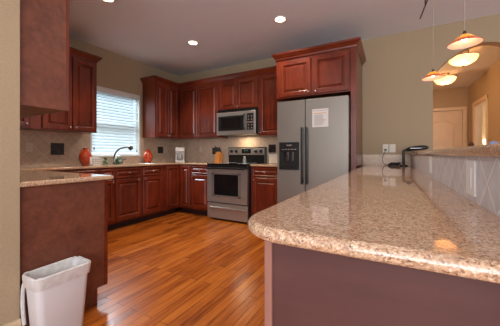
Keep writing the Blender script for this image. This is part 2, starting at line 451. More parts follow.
bm = bmesh.new(); bx(bm, HX - .018, HX, DY0 - .07, DY0, 0, 2.12, .004); bx(bm, HX - .018, HX, DY1, DY1 + .07, 0, 2.12, .004); bx(bm, HX - .020, HX, DY0 - .07, DY1 + .07, 2.05, 2.12, .004)
bx(bm, HX, HX + .12, DY1 - .015, DY1, 0, 2.05); bx(bm, HX, HX + .12, DY0, DY0 + .015, 0, 2.05); bx(bm, HX, HX + .12, DY0, DY1, 2.035, 2.05)
struct('trim_2', bm, 'trim')
# exterior ground seen past the blinds
struct('wall_exterior', box(-8.3, -8.1, -3.2, 9, -.05, 4.6), 'fence')
struct('ground', box(-9, -4.12, -3.2, 9, -.3, -.05), 'paver')

# window and blinds
win = struct('window_1', (lambda b: (bx(b, XW - .11, XW - .065, WY0, WY0 + .05, WZ0, WZ1), bx(b, XW - .11, XW - .065, WY1 - .05, WY1, WZ0, WZ1),
      bx(b, XW - .11, XW - .065, WY0, WY1, WZ0, WZ0 + .05), bx(b, XW - .11, XW - .065, WY0, WY1, WZ1 - .05, WZ1),
      bx(b, XW - .105, XW - .07, WY0, WY1, 1.56, 1.60), b)[-1])(bmesh.new()), 'white')
obj('pane', box(XW - .092, XW - .088, WY0 + .05, WY1 - .05, WZ0 + .05, WZ1 - .05), 'pane', win)
struct('trim_3', (lambda b: (bx(b, XW - .065, XW + .028, WY0 - .0, WY1 + .0, WZ0 - .0, WZ0 + .018, .003), bx(b, XW - .065, XW + .006, WY1 - .022, WY1, WZ0 + .018, WZ1), bx(b, XW - .065, XW + .006, WY0, WY0 + .022, WZ0 + .018, WZ1), bx(b, XW - .065, XW + .006, WY0, WY1, WZ1 - .03, WZ1), b)[-1])(bmesh.new()), 'white')
bl = thing('window_blind', 'white horizontal slat blind lowered over the window above the sink', 'blind', (XW - .02, (WY0 + WY1) / 2, WZ1))
bm = bmesh.new(); ns = 21; zt, zb = WZ1 - .085, WZ0 + .055
for i in range(ns):
    z = zt + (zb - zt) * i / (ns - 1); a = math.radians(50)
    rows = []
    for j in range(5):
        t = (j - 2) / 2; dx = .0275 * t * math.cos(a); dz = -.0275 * t * math.sin(a); cu = .0025 * (1 - t * t)
        rows.append((XW - .028 + dx + cu * math.sin(a), z + dz + cu * math.cos(a)))
    up = [[bm.verts.new((x, y, zz + .0012)) for x, zz in rows] for y in (WY0 + .03, WY1 - .03)]
    dn = [[bm.verts.new((x, y, zz - .0012)) for x, zz in rows] for y in (WY0 + .03, WY1 - .03)]
    for q in (up, dn):
        for j in range(4): bm.faces.new((q[0][j], q[0][j + 1], q[1][j + 1], q[1][j]))
    for e in (0, 1):
        for j in range(4): bm.faces.new((up[e][j], up[e][j + 1], dn[e][j + 1], dn[e][j]))
    for j in (0, 4): bm.faces.new((up[0][j], up[1][j], dn[1][j], dn[0][j]))
obj('slats', bm, 'slat', bl)
obj('headrail', box(XW - .055, XW, WY0 + .025, WY1 - .025, WZ1 - .075, WZ1 - .03, .003), 'white', bl)
obj('bottom_rail', box(XW - .05, XW - .008, WY0 + .03, WY1 - .03, WZ0 + .02, WZ0 + .036, .003), 'white', bl)
for y, zz in ((WY0 + .06, 1.15), (WY1 - .07, 1.12)):
    bm = bmesh.new(); tube(bm, [(XW + .004, y, WZ1 - .06), (XW + .004, y, zz)], .0012, 6)
    cd = obj('lift_cord', bm, 'cord', bl)
    bm = bmesh.new(); lathe(bm, [(.004, zz + .03), (.009, zz), (.009, zz - .012)], 10, XW + .004, y)
    obj('tassel', bm, 'rack', cd)

# ------------------------------------------------------------------ tiled backsplash
struct('backsplash_left', (lambda b: (bx(b, XW, XW + .008, NW, WY0, .914, 1.372), bx(b, XW, XW + .008, WY0, WY1, .914, WZ0), bx(b, XW, XW + .008, WY1, YW, .914, 1.372), b)[-1])(bmesh.new()), 'tile_y')
struct('backsplash_back', box(XW + .008, -1.36, YW - .008, YW, .90, 1.42), 'tile_x')
# ------------------------------------------------------------------ wall cabinets
UZ0, UZ1 = 1.37, 2.37
def wall_cabinet(label, facing, pos, depth, u0, u1, doors, z0=UZ0, z1=UZ1, knobs=(), filler=None, rail=.055, bodymat='cherry', dz=0):
    fm = frame_map(facing, pos)
    p0 = fm((u0 + u1) / 2, -depth, z0)
    t = thing('wall_cabinet', label, 'cabinet', p0, 'cherry wall cabinets')
    a = fm(u0, 0, z0); b = fm(u1, -depth, z1)
    bm = box(min(a[0], b[0]), max(a[0], b[0]), min(a[1], b[1]), max(a[1], b[1]), z0, z1, bev=.002)
    body = obj('cabinet_body', bm, bodymat, t)
    for i, (d0, d1) in enumerate(doors):
        d = obj('door', panel(fm, d0, d1, z0 + .012, z1 - .03, rail), 'cherry', t)
        if i < len(knobs) and knobs[i] is not None:
            knob(fm, knobs[i], z0 + .012 + .035, d)
    return t
XU = XW + .33; YU = YW - .33
G = .001
wall_cabinet('tall cherry wall cabinet with two doors left of the window', '+x', XU, .329, 1.39, 2.16, [(1.50, 1.833), (1.837, 2.15)], knobs=[1.80, 1.87])
wall_cabinet('cherry wall cabinet in the left corner, mostly hidden behind the near end cabinet', '+x', XU, .329, .95, 1.388, [(.99, 1.38)], knobs=[1.35])
wall_cabinet('cherry wall cabinet with two narrow doors between window and room corner', '+x', XU, .329, 3.19, 3.770, [(3.21, 3.478), (3.482, 3.755)], knobs=[3.45, 3.51])
wall_cabinet('cherry wall cabinet with two tall doors between room corner and microwave', '-y', YU, .329, XU + .002, -2.702, [(-3.62, -3.192), (-3.188, -2.712)], knobs=[-3.225, -3.155])
wall_cabinet('short two-door cherry cabinet above the microwave', '-y', YU, .329, -2.70, -1.914, [(-2.692, -2.309), (-2.305, -1.922)], z0=1.835, knobs=[-2.335, -2.278])
wall_cabinet('single-door cherry wall cabinet between microwave and refrigerator', '-y', YU, .329, -1.912, -1.402, [(-1.88, -1.42)], knobs=[-1.85])
# near end cabinet, seen by its flat veneered end
fmN = frame_map('+y', NW + .255)
tn = thing('wall_cabinet', 'large flat cherry cabinet end at upper left, hanging from the near wall', 'cabinet', (-2.4, NW, UZ0 - .02), 'cherry wall cabinets')
obj('cabinet_body', box(-3.60, -1.835, NW + .001, NW + .245, UZ0 - .02, 2.46), 'endpanel', tn)
obj('face_frame', (lambda b: (bx(b, -1.857, -1.832, NW + .245, NW + .262, UZ0 - .02, 2.46, .002), bx(b, -3.60, -1.857, NW + .245, NW + .255, UZ0 - .02, 2.46), b)[-1])(bmesh.new()), 'cherry', tn)
for i in range(4):
    d = obj('door', panel(frame_map('+y', NW + .262), -3.58 + .43 * i, -3.155 + .43 * i, UZ0, 2.42, .055), 'cherry', tn)
    knob(frame_map('+y', NW + .262), (-3.58 + .43 * i) + (.39 if i % 2 == 0 else .035), UZ0 + .04, d)
# refrigerator surround
FY = 3.33
tf = thing('refrigerator_cabinet', 'deep cherry cabinet above the refrigerator with a tall side panel', 'cabinet', (-.87, YW, 0), 'cherry wall cabinets')
obj('cabinet_body', box(-1.40, -.426, FY, YW - .01, 1.835, 2.37, bev=.002), 'cherry', tf)
for a, b, k in ((-1.355, -.912, -.945), (-.885, -.440, -.852)):
    d = obj('door', panel(frame_map('-y', FY), a, b, 1.85, 2.335, .06), 'cherry', tf); knob(frame_map('-y', FY), k, 1.885, d)
obj('side_panel', box(-.425, -.362, FY - .01, YW - .01, 0, 2.37, bev=.002), 'cherry', tf)
obj('side_panel', box(-1.40, -1.375, FY + .25, YW - .01, 0, 1.833, bev=.002), 'cherry', tf)
obj('crown', crown([(-1.402, 3.70), (-1.402, FY - .012), (-.36, FY - .012), (-.36, YW - .01)], 2.365)
    , 'cherryh', tf)
cr = obj('crown_molding', crown([(XU + .0 - .33, 3.188), (XU, 3.188), (XU, 3.768), (-1.406, 3.768)][::1], 2.365), 'cherryh')
tag(cr, 'cherry crown molding along the cabinet tops from the window around the room corner', 'molding')
cr = obj('crown_molding', crown([(XU, .95), (XU, 2.162), (XU - .33, 2.162)], 2.365), 'cherryh')
tag(cr, 'cherry crown molding topping the cabinet left of the window', 'molding')

# ------------------------------------------------------------------ base cabinets
BX, BY = XW + .61, YW - .61
def base_cabinet(label, facing, pos, u0, u1, fronts, depth=.60, toe=.075, toeh=.10, top=.88, sinkcut=False):
    fm = frame_map(facing, pos)
    t = thing('base_cabinet', label, 'cabinet', fm((u0 + u1) / 2, -depth, 0), 'cherry base cabinets')
    a = fm(u0, 0, 0); b = fm(u1, -depth, 0)
    bm = box(min(a[0], b[0]), max(a[0], b[0]), min(a[1], b[1]), max(a[1], b[1]), toeh, .70 if sinkcut else top)
    if sinkcut:
        for v in [v for v in bm.verts if v.co.z > .6 and v.co.x > pos - .01]: pass
        bx(bm, pos - .05, pos, u0, u1, .70, top)
    obj('cabinet_body', bm, 'cherry', t)
    a = fm(u0, -toe, 0); b = fm(u1, -depth, 0)
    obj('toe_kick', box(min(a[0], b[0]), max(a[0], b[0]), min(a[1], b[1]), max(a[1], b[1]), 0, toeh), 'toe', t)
    for kind, d0, d1, ku in fronts:
        if kind == 'drawer':
            d = obj('drawer', panel(fm, d0, d1, .725, .862, .022), 'cherry', t); knob(fm, (d0 + d1) / 2, .793, d)
        elif kind == 'door':
            d = obj('door', panel(fm, d0, d1, .13, .712), 'cherry', t); knob(fm, ku, .68, d)
        elif kind == 'tall':
            d = obj('door', panel(fm, d0, d1, .13, .862, .045), 'cherry', t)
            if ku is not None: knob(fm, ku, .825, d)
        elif kind == 'plain':
            d = obj('drawer', panel(fm, d0, d1, .725, .862, .022), 'cherry', t)
    return t
base_cabinet('cherry base cabinet hidden behind the near counter end, left of the sink', '+x', BX, 1.20, 2.02, [('drawer', 1.22, 1.60, 0), ('drawer', 1.61, 2.0, 0), ('door', 1.22, 1.60, 1.56), ('door', 1.61, 2.0, 1.65)])
base_cabinet('cherry base cabinet under the sink, beside the near counter end', '+x', BX, 2.022, 2.678, [('drawer', 2.245, 2.665, 0), ('door', 2.245, 2.665, 2.62), ('door', 2.035, 2.24, 2.20), ('plain', 2.035, 2.24, 0)], sinkcut=True)
base_cabinet('cherry base cabinet with one drawer and one door right of the sink', '+x', BX, 2.68, 3.16, [('drawer', 2.70, 3.085, 0), ('door', 2.70, 3.085, 2.74)], sinkcut=True)
base_cabinet('cherry corner base cabinet, left leaf of the folding door, facing away from the window', '+x', BX, 3.162, BY - .0, [('tall', 3.195, 3.475, 3.24)])
base_cabinet('cherry base cabinet with narrow panel between corner and drawer cabinet', '-y', BY, BX + .0, -3.112, [('tall', -3.345, -3.125, None)])
base_cabinet('narrow cherry drawer base cabinet left of the range', '-y', BY, -3.11, -2.665, [('drawer', -3.093, -2.70, 0), ('door', -3.093, -2.70, -3.055)])
base_cabinet('cherry drawer base cabinet between range and refrigerator', '-y', BY, -1.888, -1.402, [('drawer', -1.86, -1.425, 0), ('door', -1.86, -1.425, -1.825)])
# near run: seen by its veneered end
tb = thing('base_cabinet', 'near left base cabinet showing its flat reddish brown veneered end panel', 'cabinet', (-2.4, NW, 0), 'cherry base cabinets')
obj('cabinet_body', box(-3.38, -1.852, NW + .002, 1.135, .11, .88), 'cherry', tb)
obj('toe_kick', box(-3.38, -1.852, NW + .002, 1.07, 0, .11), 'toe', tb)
bm = bmesh.new()
pl = [(NW + .002, 0), (1.080, 0), (1.080, .115), (1.155, .115), (1.155, .883), (NW + .002, .883)]
a = [bm.verts.new((-1.850, y, z)) for y, z in pl]; b = [bm.verts.new((-1.832, y, z)) for y, z in pl]
bm.faces.new(a); bm.faces.new(b[::-1])
for i in range(6): bm.faces.new((a[i], a[(i + 1) % 6], b[(i + 1) % 6], b[i]))
obj('end_panel', bm, 'endpanel', tb, label='flat end panel with a swirling veneer grain')
obj('corner_stile', (lambda b_: (bx(b_, -1.851, -1.828, 1.135, 1.158, .115, .883, .002), bx(b_, -1.851, -1.829, NW + .002, 1.083, 0, .012), bx(b_, -1.851, -1.829, 1.068, 1.083, 0, .115), b_)[-1])(bmesh.new()), 'cherryh', tb)
for i in range(3):
    u = -3.3 + .48 * i
    d = obj('door', panel(frame_map('+y', 1.135), u, u + .47, .13, .712), 'cherry', tb); knob(frame_map('+y', 1.135), u + .43, .68, d)
    d = obj('drawer', panel(frame_map('+y', 1.135), u, u + .47, .725, .862, .022), 'cherry', tb); knob(frame_map('+y', 1.135), u + .235, .793, d)

# ------------------------------------------------------------------ worktops
PR = [(.884, .006), (.888, .001), (.893, 0), (.904, 0), (.909, .002), (.914, .008)]
CE = XW + .64; CY = YW - .64
outl = [(XW + .0085, NW + .001), (-1.80, NW + .001), (-1.80, 1.185), (CE, 1.185), (CE, CY), (-2.662, CY), (-2.662, YW - .0085), (XW + .0085, YW - .0085)]
SK = (2.30, 2.98)
hole = [(XW + .13, SK[0]), (XW + .52, SK[0]), (XW + .52, SK[1]), (XW + .13, SK[1])]
ct = obj('countertop', slab(outl, PR, [hole]), 'granite')
tag(ct, 'tan speckled granite countertop wrapping from the near left end past the sink to the range', 'countertop')
ct = obj('countertop', slab([(-1.890, CY), (-1.404, CY), (-1.404, YW - .0085), (-1.890, YW - .0085)], PR), 'granite')
tag(ct, 'short granite countertop between range and refrigerator', 'countertop')
sink = thing('sink', 'steel sink sunk in the granite counter below the window', 'sink', (XW + .325, 2.64, .73))
bm = bmesh.new(); x0, x1, y0, y1 = XW + .131, XW + .519, SK[0] + .001, SK[1] - .001
rings = []
for ins, z in ((0, .905), (.003, .76), (.03, .735), (.034, .735), (.03, .73), (-.0, .74), (-.0, .905)):
    pass
lv = [(.004, .905), (.006, .76), (.03, .735)]
for ins, z in lv: rings.append([bm.verts.new(p) for p in ((x0 + ins, y0 + ins, z), (x1 - ins, y0 + ins, z), (x1 - ins, y1 - ins, z), (x0 + ins, y1 - ins, z))])
for ra, rb in zip(rings, rings[1:]):
    for i in range(4): bm.faces.new((ra[i], ra[(i + 1) % 4], rb[(i + 1) % 4], rb[i]))
bm.faces.new(rings[-1])
obj('basin', bm, 'steel', sink)
obj('drain', lathe(bmesh.new(), [(.04, .736), (.04, .739), (.03, .739)], 16, XW + .32, 2.64), 'nickel', sink)

# ------------------------------------------------------------------ peninsula with raised bar
PX, SX, PY0 = -.325, .24, .485
r = .13; o_ = [(SX, PY0)] ; o_ = [(SX + .0145, PY0), (SX + .0145, YW - .0015), (PX, YW - .0015)]
for i in range(0, 13):
    a = PI + (PI / 2) * i / 12; o_.append((PX + r + r * math.cos(a), PY0 + r + r * math.sin(a)))
pen = thing('peninsula', 'long granite-topped peninsula reaching from the camera to the back wall', 'peninsula', (0, 2.3, 0))
PP = [(.882, .016), (.884, .009), (.888, .003), (.894, 0), (.900, 0), (.906, .002), (.911, .007), (.914, .014)]
obj('granite_top', slab(o_, PP), 'granite', pen, True, label='speckled tan granite top with a rounded near corner')
obj('cabinet_body', box(-.275, SX - .0015, .60, YW - .002, 0, .882), 'peninsula', pen)
obj('corner_trim', box(-.283, -.262, .592, .612, 0, .880, bev=.003), 'paltrim', pen, label='paler vertical corner strip')
# low wall behind the counter
hw = struct('wall_bar', box(SX + .016, SX + .14, .46, YW - .001, 0, 1.062), 'wall')
struct('backsplash_bar', box(SX - .001, SX + .0155, .46, YW - .017, .9142, 1.062), 'splash_y')
struct('backsplash_end', box(-.358, SX + .0155, YW - .0165, YW - .0002, .9142, 1.0615), 'splash_x')
bt = slab([(SX - .018, .40), (SX + .40, .40), (SX + .40, YW - .002), (SX - .018, YW - .002)], [(1.0625, .010), (1.065, .003), (1.070, 0), (1.086, 0), (1.092, .003), (1.096, .010)])
# keep the wall corner clear: the top stops at the wall
tag(obj('bar_top', bt, 'granite', None, True), 'raised granite bar ledge running above the pale tiled strip on the right', 'countertop')

# ------------------------------------------------------------------ refrigerator
fr = thing('refrigerator', 'stainless side-by-side refrigerator with black handles and ice dispenser', 'refrigerator', (-.885, YW - .1, 0))
obj('cabinet_body', box(-1.335, -.432, 3.27, YW - .05, .02, 1.745, bev=.004), 'black', fr)
obj('kick_grille', box(-1.33, -.437, 3.235, 3.27, .02, .10), 'black', fr)
dl = bmesh.new()
# freezer door with a recess: built as frame around the dispenser
bx(dl, -1.335, -1.305, 3.205, 3.262, .105, 1.765); bx(dl, -1.305, -1.03, 3.205, 3.262, .105, .865); bx(dl, -1.305, -1.03, 3.205, 3.262, 1.225, 1.765); bx(dl, -1.03, -.957, 3.205, 3.262, .105, 1.765)
bmesh.ops.remove_doubles(dl, verts=dl.verts[:], dist=1e-5)
fd = obj('freezer_door', dl, 'steel2', fr)
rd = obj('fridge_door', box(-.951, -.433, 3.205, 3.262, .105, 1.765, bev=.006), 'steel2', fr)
def handle(x):
    b = bmesh.new(); bx(b, x - .014, x + .014, 3.145, 3.165, .69, 1.41, .006); bx(b, x - .012, x + .012, 3.16, 3.206, .70, .735, .003); bx(b, x - .012, x + .012, 3.16, 3.206, 1.365, 1.40, .003); return b
obj('handle', handle(-.983), 'black', fd); obj('handle', handle(-.925), 'black', rd)
dp = obj('ice_dispenser', (lambda b: (bx(b, -1.305, -1.288, 3.198, 3.25, .865, 1.225), bx(b, -1.047, -1.03, 3.198, 3.25, .865, 1.225), bx(b, -1.288, -1.047, 3.198, 3.25, 1.10, 1.225), bx(b, -1.288, -1.047, 3.19, 3.25, .865, .895), bx(b, -1.288, -1.047, 3.245, 3.255, .895, 1.10), b)[-1])(bmesh.new()), 'black', fd, label='black recessed ice and water dispenser')
for i in range(5): obj('button', box(-1.265 + i * .042, -1.237 + i * .042, 3.194, 3.199, 1.125, 1.137), 'nickel', dp)
obj('emblem_badge', box(-1.20, -1.13, 3.194, 3.199, 1.175, 1.195), 'nickel', dp)
for x in (-1.20, -1.13): obj('paddle', box(x - .015, x + .015, 3.222, 3.234, .98, 1.10, bev=.003), 'bronze', dp)
# taped paper on the right door
pt = thing('paper_notice', 'white printed paper sheet taped to the right refrigerator door', 'paper', (-.77, 3.204, 1.50))
obj('sheet', box(-.862, -.665, 3.2025, 3.2045, 1.405, 1.630), 'paper', pt)
b = bmesh.new()
for i in range(14):
    wd = random.uniform(.10, .15); bx(b, -.84, -.84 + wd, 3.2015, 3.2026, 1.552 - i * .0095, 1.556 - i * .0095)
for i in range(6): bx(b, -.852 + i * .031, -.832 + i * .031, 3.2015, 3.2026, 1.604, 1.616)
obj('print_lines', b, 'ink', pt); obj('print_band', box(-.845, -.69, 3.2015, 3.2026, 1.572, 1.582), 'orangeink', pt)

# ------------------------------------------------------------------ range
RX0, RX1, RYF = -2.655, -1.897, 3.42
st = thing('range', 'stainless electric range with black glass top between the base cabinets', 'stove', (-2.276, YW - .3, 0))
obj('range_body', box(RX0, RX1, RYF, YW - .012, .03, .90), 'black', st)
obj('cooktop', box(RX0 - .004, RX1 + .004, RYF - .045, YW - .09, .90, .918, bev=.004), 'blackglass', st)
obj('control_strip', box(RX0, RX1, RYF - .035, RYF, .835, .90, bev=.004), 'black', st)
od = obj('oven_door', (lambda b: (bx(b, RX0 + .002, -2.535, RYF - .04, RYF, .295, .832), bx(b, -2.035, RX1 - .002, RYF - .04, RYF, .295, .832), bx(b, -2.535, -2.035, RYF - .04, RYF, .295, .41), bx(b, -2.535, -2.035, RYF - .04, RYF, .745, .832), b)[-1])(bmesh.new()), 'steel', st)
obj('oven_window', box(-2.535, -2.035, RYF - .036, RYF - .01, .41, .745), 'blackglass', od)
obj('window_border', (lambda b: (bx(b, -2.56, -2.515, RYF - .043, RYF - .04, .385, .77), bx(b, -2.055, -2.01, RYF - .043, RYF - .04, .385, .77), bx(b, -2.56, -2.01, RYF - .043, RYF - .04, .745, .77), bx(b, -2.56, -2.01, RYF - .043, RYF - .04, .385, .41), b)[-1])(bmesh.new()), 'steel2', od)
b = bmesh.new(); tube(b, [(RX0 + .03, RYF - .075, .845), (RX1 - .03, RYF - .075, .845)], .016, 12)
for x in (RX0 + .05, RX1 - .05): bx(b, x - .014, x + .014, RYF - .075, RYF - .03, .826, .858)
obj('oven_handle', b, 'black', od, True)
dw = obj('storage_drawer', box(RX0 + .002, RX1 - .002, RYF - .035, RYF, .035, .278, bev=.004), 'steel', st)
b = bmesh.new(); tube(b, smoothpath([(-2.60, RYF - .036, .205), (-2.58, RYF - .047, .208), (-2.28, RYF - .047, .208), (-1.98, RYF - .047, .208), (-1.96, RYF - .036, .205)]), .010, 8)
obj('drawer_pull', b, 'nickel', dw, True)
gd = obj('back_guard', (lambda b: (bx(b, RX0, RX1, YW - .085, YW - .012, .90, 1.195, .008), b)[-1])(bmesh.new()), 'black', st)
obj('control_panel', box(RX0 + .02, RX1 - .02, YW - .093, YW - .085, 1.055, 1.178, bev=.003), 'steel', gd)
obj('clock_display', box(-2.36, -2.175, YW - .097, YW - .093, 1.085, 1.16), 'blackglass', gd)
for x in (-2.31, -2.28, -2.245): obj('digit', box(x, x + .012, YW - .0985, YW - .097, 1.12, 1.145), 'display', gd)
for x in (-2.575, -2.475, -2.075, -1.975):
    b = bmesh.new(); lathe(b, [(.030, 0), (.030, .006), (.024, .010), (.022, .028), (.012, .030)], 18, xf=Matrix.Translation((x, YW - .093, 1.12)) @ Matrix.Rotation(PI / 2, 4, 'X'))
    kb = obj('control_knob', b, 'black', gd, True)
for x, y, r_ in ((-2.45, 3.55, .10), (-2.08, 3.55, .08), (-2.45, 3.83, .075), (-2.08, 3.83, .10)):
    b = bmesh.new(); lathe(b, [(r_, .9182), (r_, .9188), (r_ - .006, .9188), (r_ - .006, .9182)], 28, x, y, caps=False)
    obj('burner_ring', b, 'greyplate', st)

# microwave
mw = thing('microwave', 'stainless over-the-range microwave with black window hung under a cabinet', 'microwave', (-2.30, YW, 1.39))
MX0, MX1, MY = -2.664, -1.902, 3.68
obj('microwave_body', box(MX0, MX1, MY, YW - .01, 1.395, 1.833), 'black', mw)
obj('vent_grille', (lambda b: ([bx(b, MX0 + .01, MX1 - .01, MY - .014, MY, 1.785 + i * .012, 1.792 + i * .012) for i in range(4)], b)[-1])(bmesh.new()), 'black', mw)
md = obj('microwave_front', (lambda b: (bx(b, MX0, MX1, MY - .028, MY, 1.395, 1.780, .005), b)[-1])(bmesh.new()), 'steel', mw)
obj('door_window', box(MX0 + .04, -2.12, MY - .031, MY - .028, 1.465, 1.715, bev=.001), 'black', md)
obj('screen', box(MX0 + .10, -2.17, MY - .033, MY - .031, 1.505, 1.685), 'blackglass', md)
b = bmesh.new(); tube(b, smoothpath([(-2.095, MY - .028, 1.47), (-2.095, MY - .055, 1.50), (-2.095, MY - .062, 1.60), (-2.095, MY - .055, 1.70), (-2.095, MY - .028, 1.73)]), .011, 8)
obj('handle', b, 'black', md, True)
kp = obj('keypad', (lambda b: (bx(b, -2.055, -1.935, MY - .031, MY - .028, 1.60, 1.735), bx(b, -2.055, -1.935, MY - .031, MY - .028, 1.465, 1.58), b)[-1])(bmesh.new()), 'black', md)
for zc in (1.685, 1.635, 1.545, 1.495):
    for xc in (-2.025, -1.965):
        b = bmesh.new(); lathe(b, [(.010, 0), (.010, .002), (.007, .002)], 10, xf=Matrix.Translation((xc, MY - .031, zc)) @ Matrix.Rotation(PI / 2, 4, 'X'))
        obj('button', b, 'ink', kp)
obj('cooktop_lamp', box(-2.40, -2.20, 3.90, 3.96, 1.391, 1.395), 'almond', mw)
light('microwave_lamp', 'AREA', (-2.28, 3.92, 1.388), 2.2, (1, .74, .48), (0, 0, 0), shape='RECTANGLE', size=.2, size_y=.06).parent = None

# ------------------------------------------------------------------ outlets, accent tiles
def plate(label, facing, pos, u, z, wd, ht, mat, slots, name='outlet_plate', cat='outlet', group='wall plates'):
    fm = frame_map(facing, pos)
    t = thing(name, label, cat, fm(u, 0, z), group)
    bm = bmesh.new()
    def bb(b, u0, u1, n0, n1, z0, z1, bev=0):
        p, q = fm(u0, n0, z0), fm(u1, n1, z1)
        return bx(b, min(p[0], q[0]), max(p[0], q[0]), min(p[1], q[1]), max(p[1], q[1]), z0, z1, bev)
    bb(bm, u - wd / 2, u + wd / 2, 0, .006, z - ht / 2, z + ht / 2, .002)
    obj('cover', bm, mat, t)
    bm = bmesh.new()
    if slots == 'switch': bb(bm, u - .016, u + .016, .006, .009, z - .033, z + .033, .001)
    else:
        for dz in (-.02, .02): bb(bm, u - .016, u + .016, .006, .0085, z + dz - .014, z + dz + .014, .001)
    s_ = obj('rocker' if slots == 'switch' else 'receptacle', bm, mat, t)
    if slots != 'switch':
        bm = bmesh.new()
        for dz in (-.02, .02):
            for du in (-.006, .006): bb(bm, u + du - .001, u + du + .001, .0085, .0089, z + dz - .002, z + dz + .007)
        bb(bm, u - .0002, u + .0002, .0085, .0086, z - .02, z + .02)
        obj('slots', bm, 'black', s_)
    return t
def plate_nx(label, u, z, mat, slots):   # on the bar splash, facing -x
    fm = None
    t = thing('outlet_plate', label, 'outlet', (SX - .001, u, z), 'wall plates')
    obj('cover', box(SX - .005, SX - .001, u - .052, u + .052, z - .058, z + .058, bev=.001), mat, t)
    bm = bmesh.new(); bx(bm, SX - .0062, SX - .005, u - .016, u + .016, z - .034, z + .034)
    obj('rocker', bm, mat, t); return t
plate('left cream outlet of the pair on the wall above the peninsula', '-y', YW, -.063, 1.150, .072, .115, 'almond', 'outlet')
plate('right cream switch plate of the pair on the wall above the peninsula', '-y', YW, .022, 1.150, .076, .115, 'almond', 'switch')
plate_nx('large pale plate on the raised bar tile nearest the camera', 1.118, .990, 'greyplate', 'switch')
plate_nx('small pale plate farther along the raised bar tile', 2.12, 1.000, 'greyplate', 'switch')
plate('beige outlet on the tile at far left beside the near wall', '+x', XW + .008, 1.50, 1.155, .07, .115, 'almond', 'outlet')
plate('beige outlet on window wall tile between dark accent tile and room corner', '+x', XW + .008, 3.74, 1.155, .07, .115, 'almond', 'outlet')
plate('beige outlet on the back wall tile right of the coffee maker', '-y', YW - .008, -3.40, 1.165, .07, .115, 'almond', 'outlet')
def accent(label, facing, pos, u, z, s=.13):
    fm = frame_map(facing, pos); t = thing('accent_tile', label, 'tile', fm(u, 0, z), 'dark accent tiles')
    p, q = fm(u - s / 2, 0, z - s / 2), fm(u + s / 2, .006, z + s / 2)
    obj('tile_face', box(min(p[0], q[0]), max(p[0], q[0]), min(p[1], q[1]), max(p[1], q[1]), z - s / 2, z + s / 2, bev=.002), 'bronzetile', t)
    bm = bmesh.new()
    for r0, r1 in ((.045, .038), (.024, .018)):
        rings = [[bm.verts.new(fm(u + rr * math.cos(2 * PI * i / 20), n_, z + rr * math.sin(2 * PI * i / 20))) for i in range(20)] for rr, n_ in ((r0, .006), (r0, .010), (r1, .010), (r1, .006))]
        for ra, rb in zip(rings, rings[1:]):
            for i in range(20): bm.faces.new((ra[i], ra[(i + 1) % 20], rb[(i + 1) % 20], rb[i]))
    obj('ring_relief', bm, 'bronzetile', t)
accent('dark square accent tile left of the large red vase', '+x', XW + .008, 1.815, 1.14, .16)
accent('dark square accent tile right of the smaller red vase', '+x', XW + .008, 3.60, 1.15)
accent('dark square accent tile behind the knife block', '-y', YW - .008, -3.02, 1.13, .13)
accent('dark square accent tile above the white box right of the range', '-y', YW - .008, -1.80, 1.165, .14)

# ------------------------------------------------------------------ things on the counters
Z0 = .9145
def vase(label, x, y, s, sz):
    t = thing('vase', label, 'vase', (x, y, Z0), 'red glazed vases')
    pr = [(.045, 0), (.058, .008), (.086, .05), (.103, .105), (.100, .15), (.078, .195), (.050, .222), (.036, .232), (.034, .245), (.045, .258), (.050, .262), (.044, .262), (.030, .246), (.028, .225)]
    obj('vase_body', lathe(bmesh.new(), [(a * s, Z0 + b * sz) for a, b in pr], 28, x, y), 'red', t, True)
    b = bmesh.new()
    for sg in (-1, 1):
        tube(b, smoothpath([(x, y + sg * .036 * s, Z0 + .240 * sz), (x, y + sg * .062 * s, Z0 + .242 * sz), (x, y + sg * .075 * s, Z0 + .222 * sz), (x, y + sg * .07 * s, Z0 + .200 * sz)], 4), .006, 6)
    obj('handles', b, 'red', t, True); return t
vase('large round red vase on the counter left of the window', -3.80, 2.08, .80, .92)
vase('smaller red vase on the counter right of the window', -3.86, 3.20, .80, .90)
# faucet
fc = thing('faucet', 'dark curved faucet with flared spray head above the sink', 'faucet', (-3.93, 2.60, Z0))
b = bmesh.new(); lathe(b, [(.026, Z0), (.026, Z0 + .012), (.016, Z0 + .02)], 16, -3.93, 2.60)
tube(b, smoothpath([(-3.93, 2.60, Z0), (-3.93, 2.60, Z0 + .10), (-3.91, 2.605, Z0 + .17), (-3.84, 2.625, Z0 + .235), (-3.73, 2.645, Z0 + .265), (-3.66, 2.66, Z0 + .268)]), .013, 10)
obj('spout', b, 'bronze', fc, True)
b = bmesh.new(); tube(b, [(-3.68, 2.655, Z0 + .272), (-3.65, 2.662, Z0 + .268), (-3.62, 2.668, Z0 + .25), (-3.605, 2.672, Z0 + .235)], .02, 12, radii=[.014, .026, .036, .034])
obj('spray_head', b, 'bronze', fc, True)
b = bmesh.new(); lathe(b, [(.018, Z0), (.016, Z0 + .04)], 12, -3.92, 2.72); tube(b, [(-3.92, 2.72, Z0 + .045), (-3.86, 2.76, Z0 + .075)], .008, 8)
obj('lever', b, 'bronze', fc, True)
# green and white round jar
jr = thing('jar', 'round green and white ceramic jar in front of the faucet', 'jar', (-3.70, 2.545, Z0))
obj('jar_body', lathe(bmesh.new(), [(.035, Z0), (.058, Z0 + .02), (.068, Z0 + .055), (.058, Z0 + .095), (.038, Z0 + .115)], 24, -3.79, 2.58), 'greenwhite', jr, True)
jl = obj('lid', lathe(bmesh.new(), [(.046, Z0 + .1155), (.040, Z0 + .130), (.018, Z0 + .142)], 20, -3.79, 2.58), 'white', jr, True)
obj('lid_knob', lathe(bmesh.new(), [(.008, Z0 + .1425), (.014, Z0 + .156), (.006, Z0 + .164)], 12, -3.79, 2.58), 'white', jl, True)
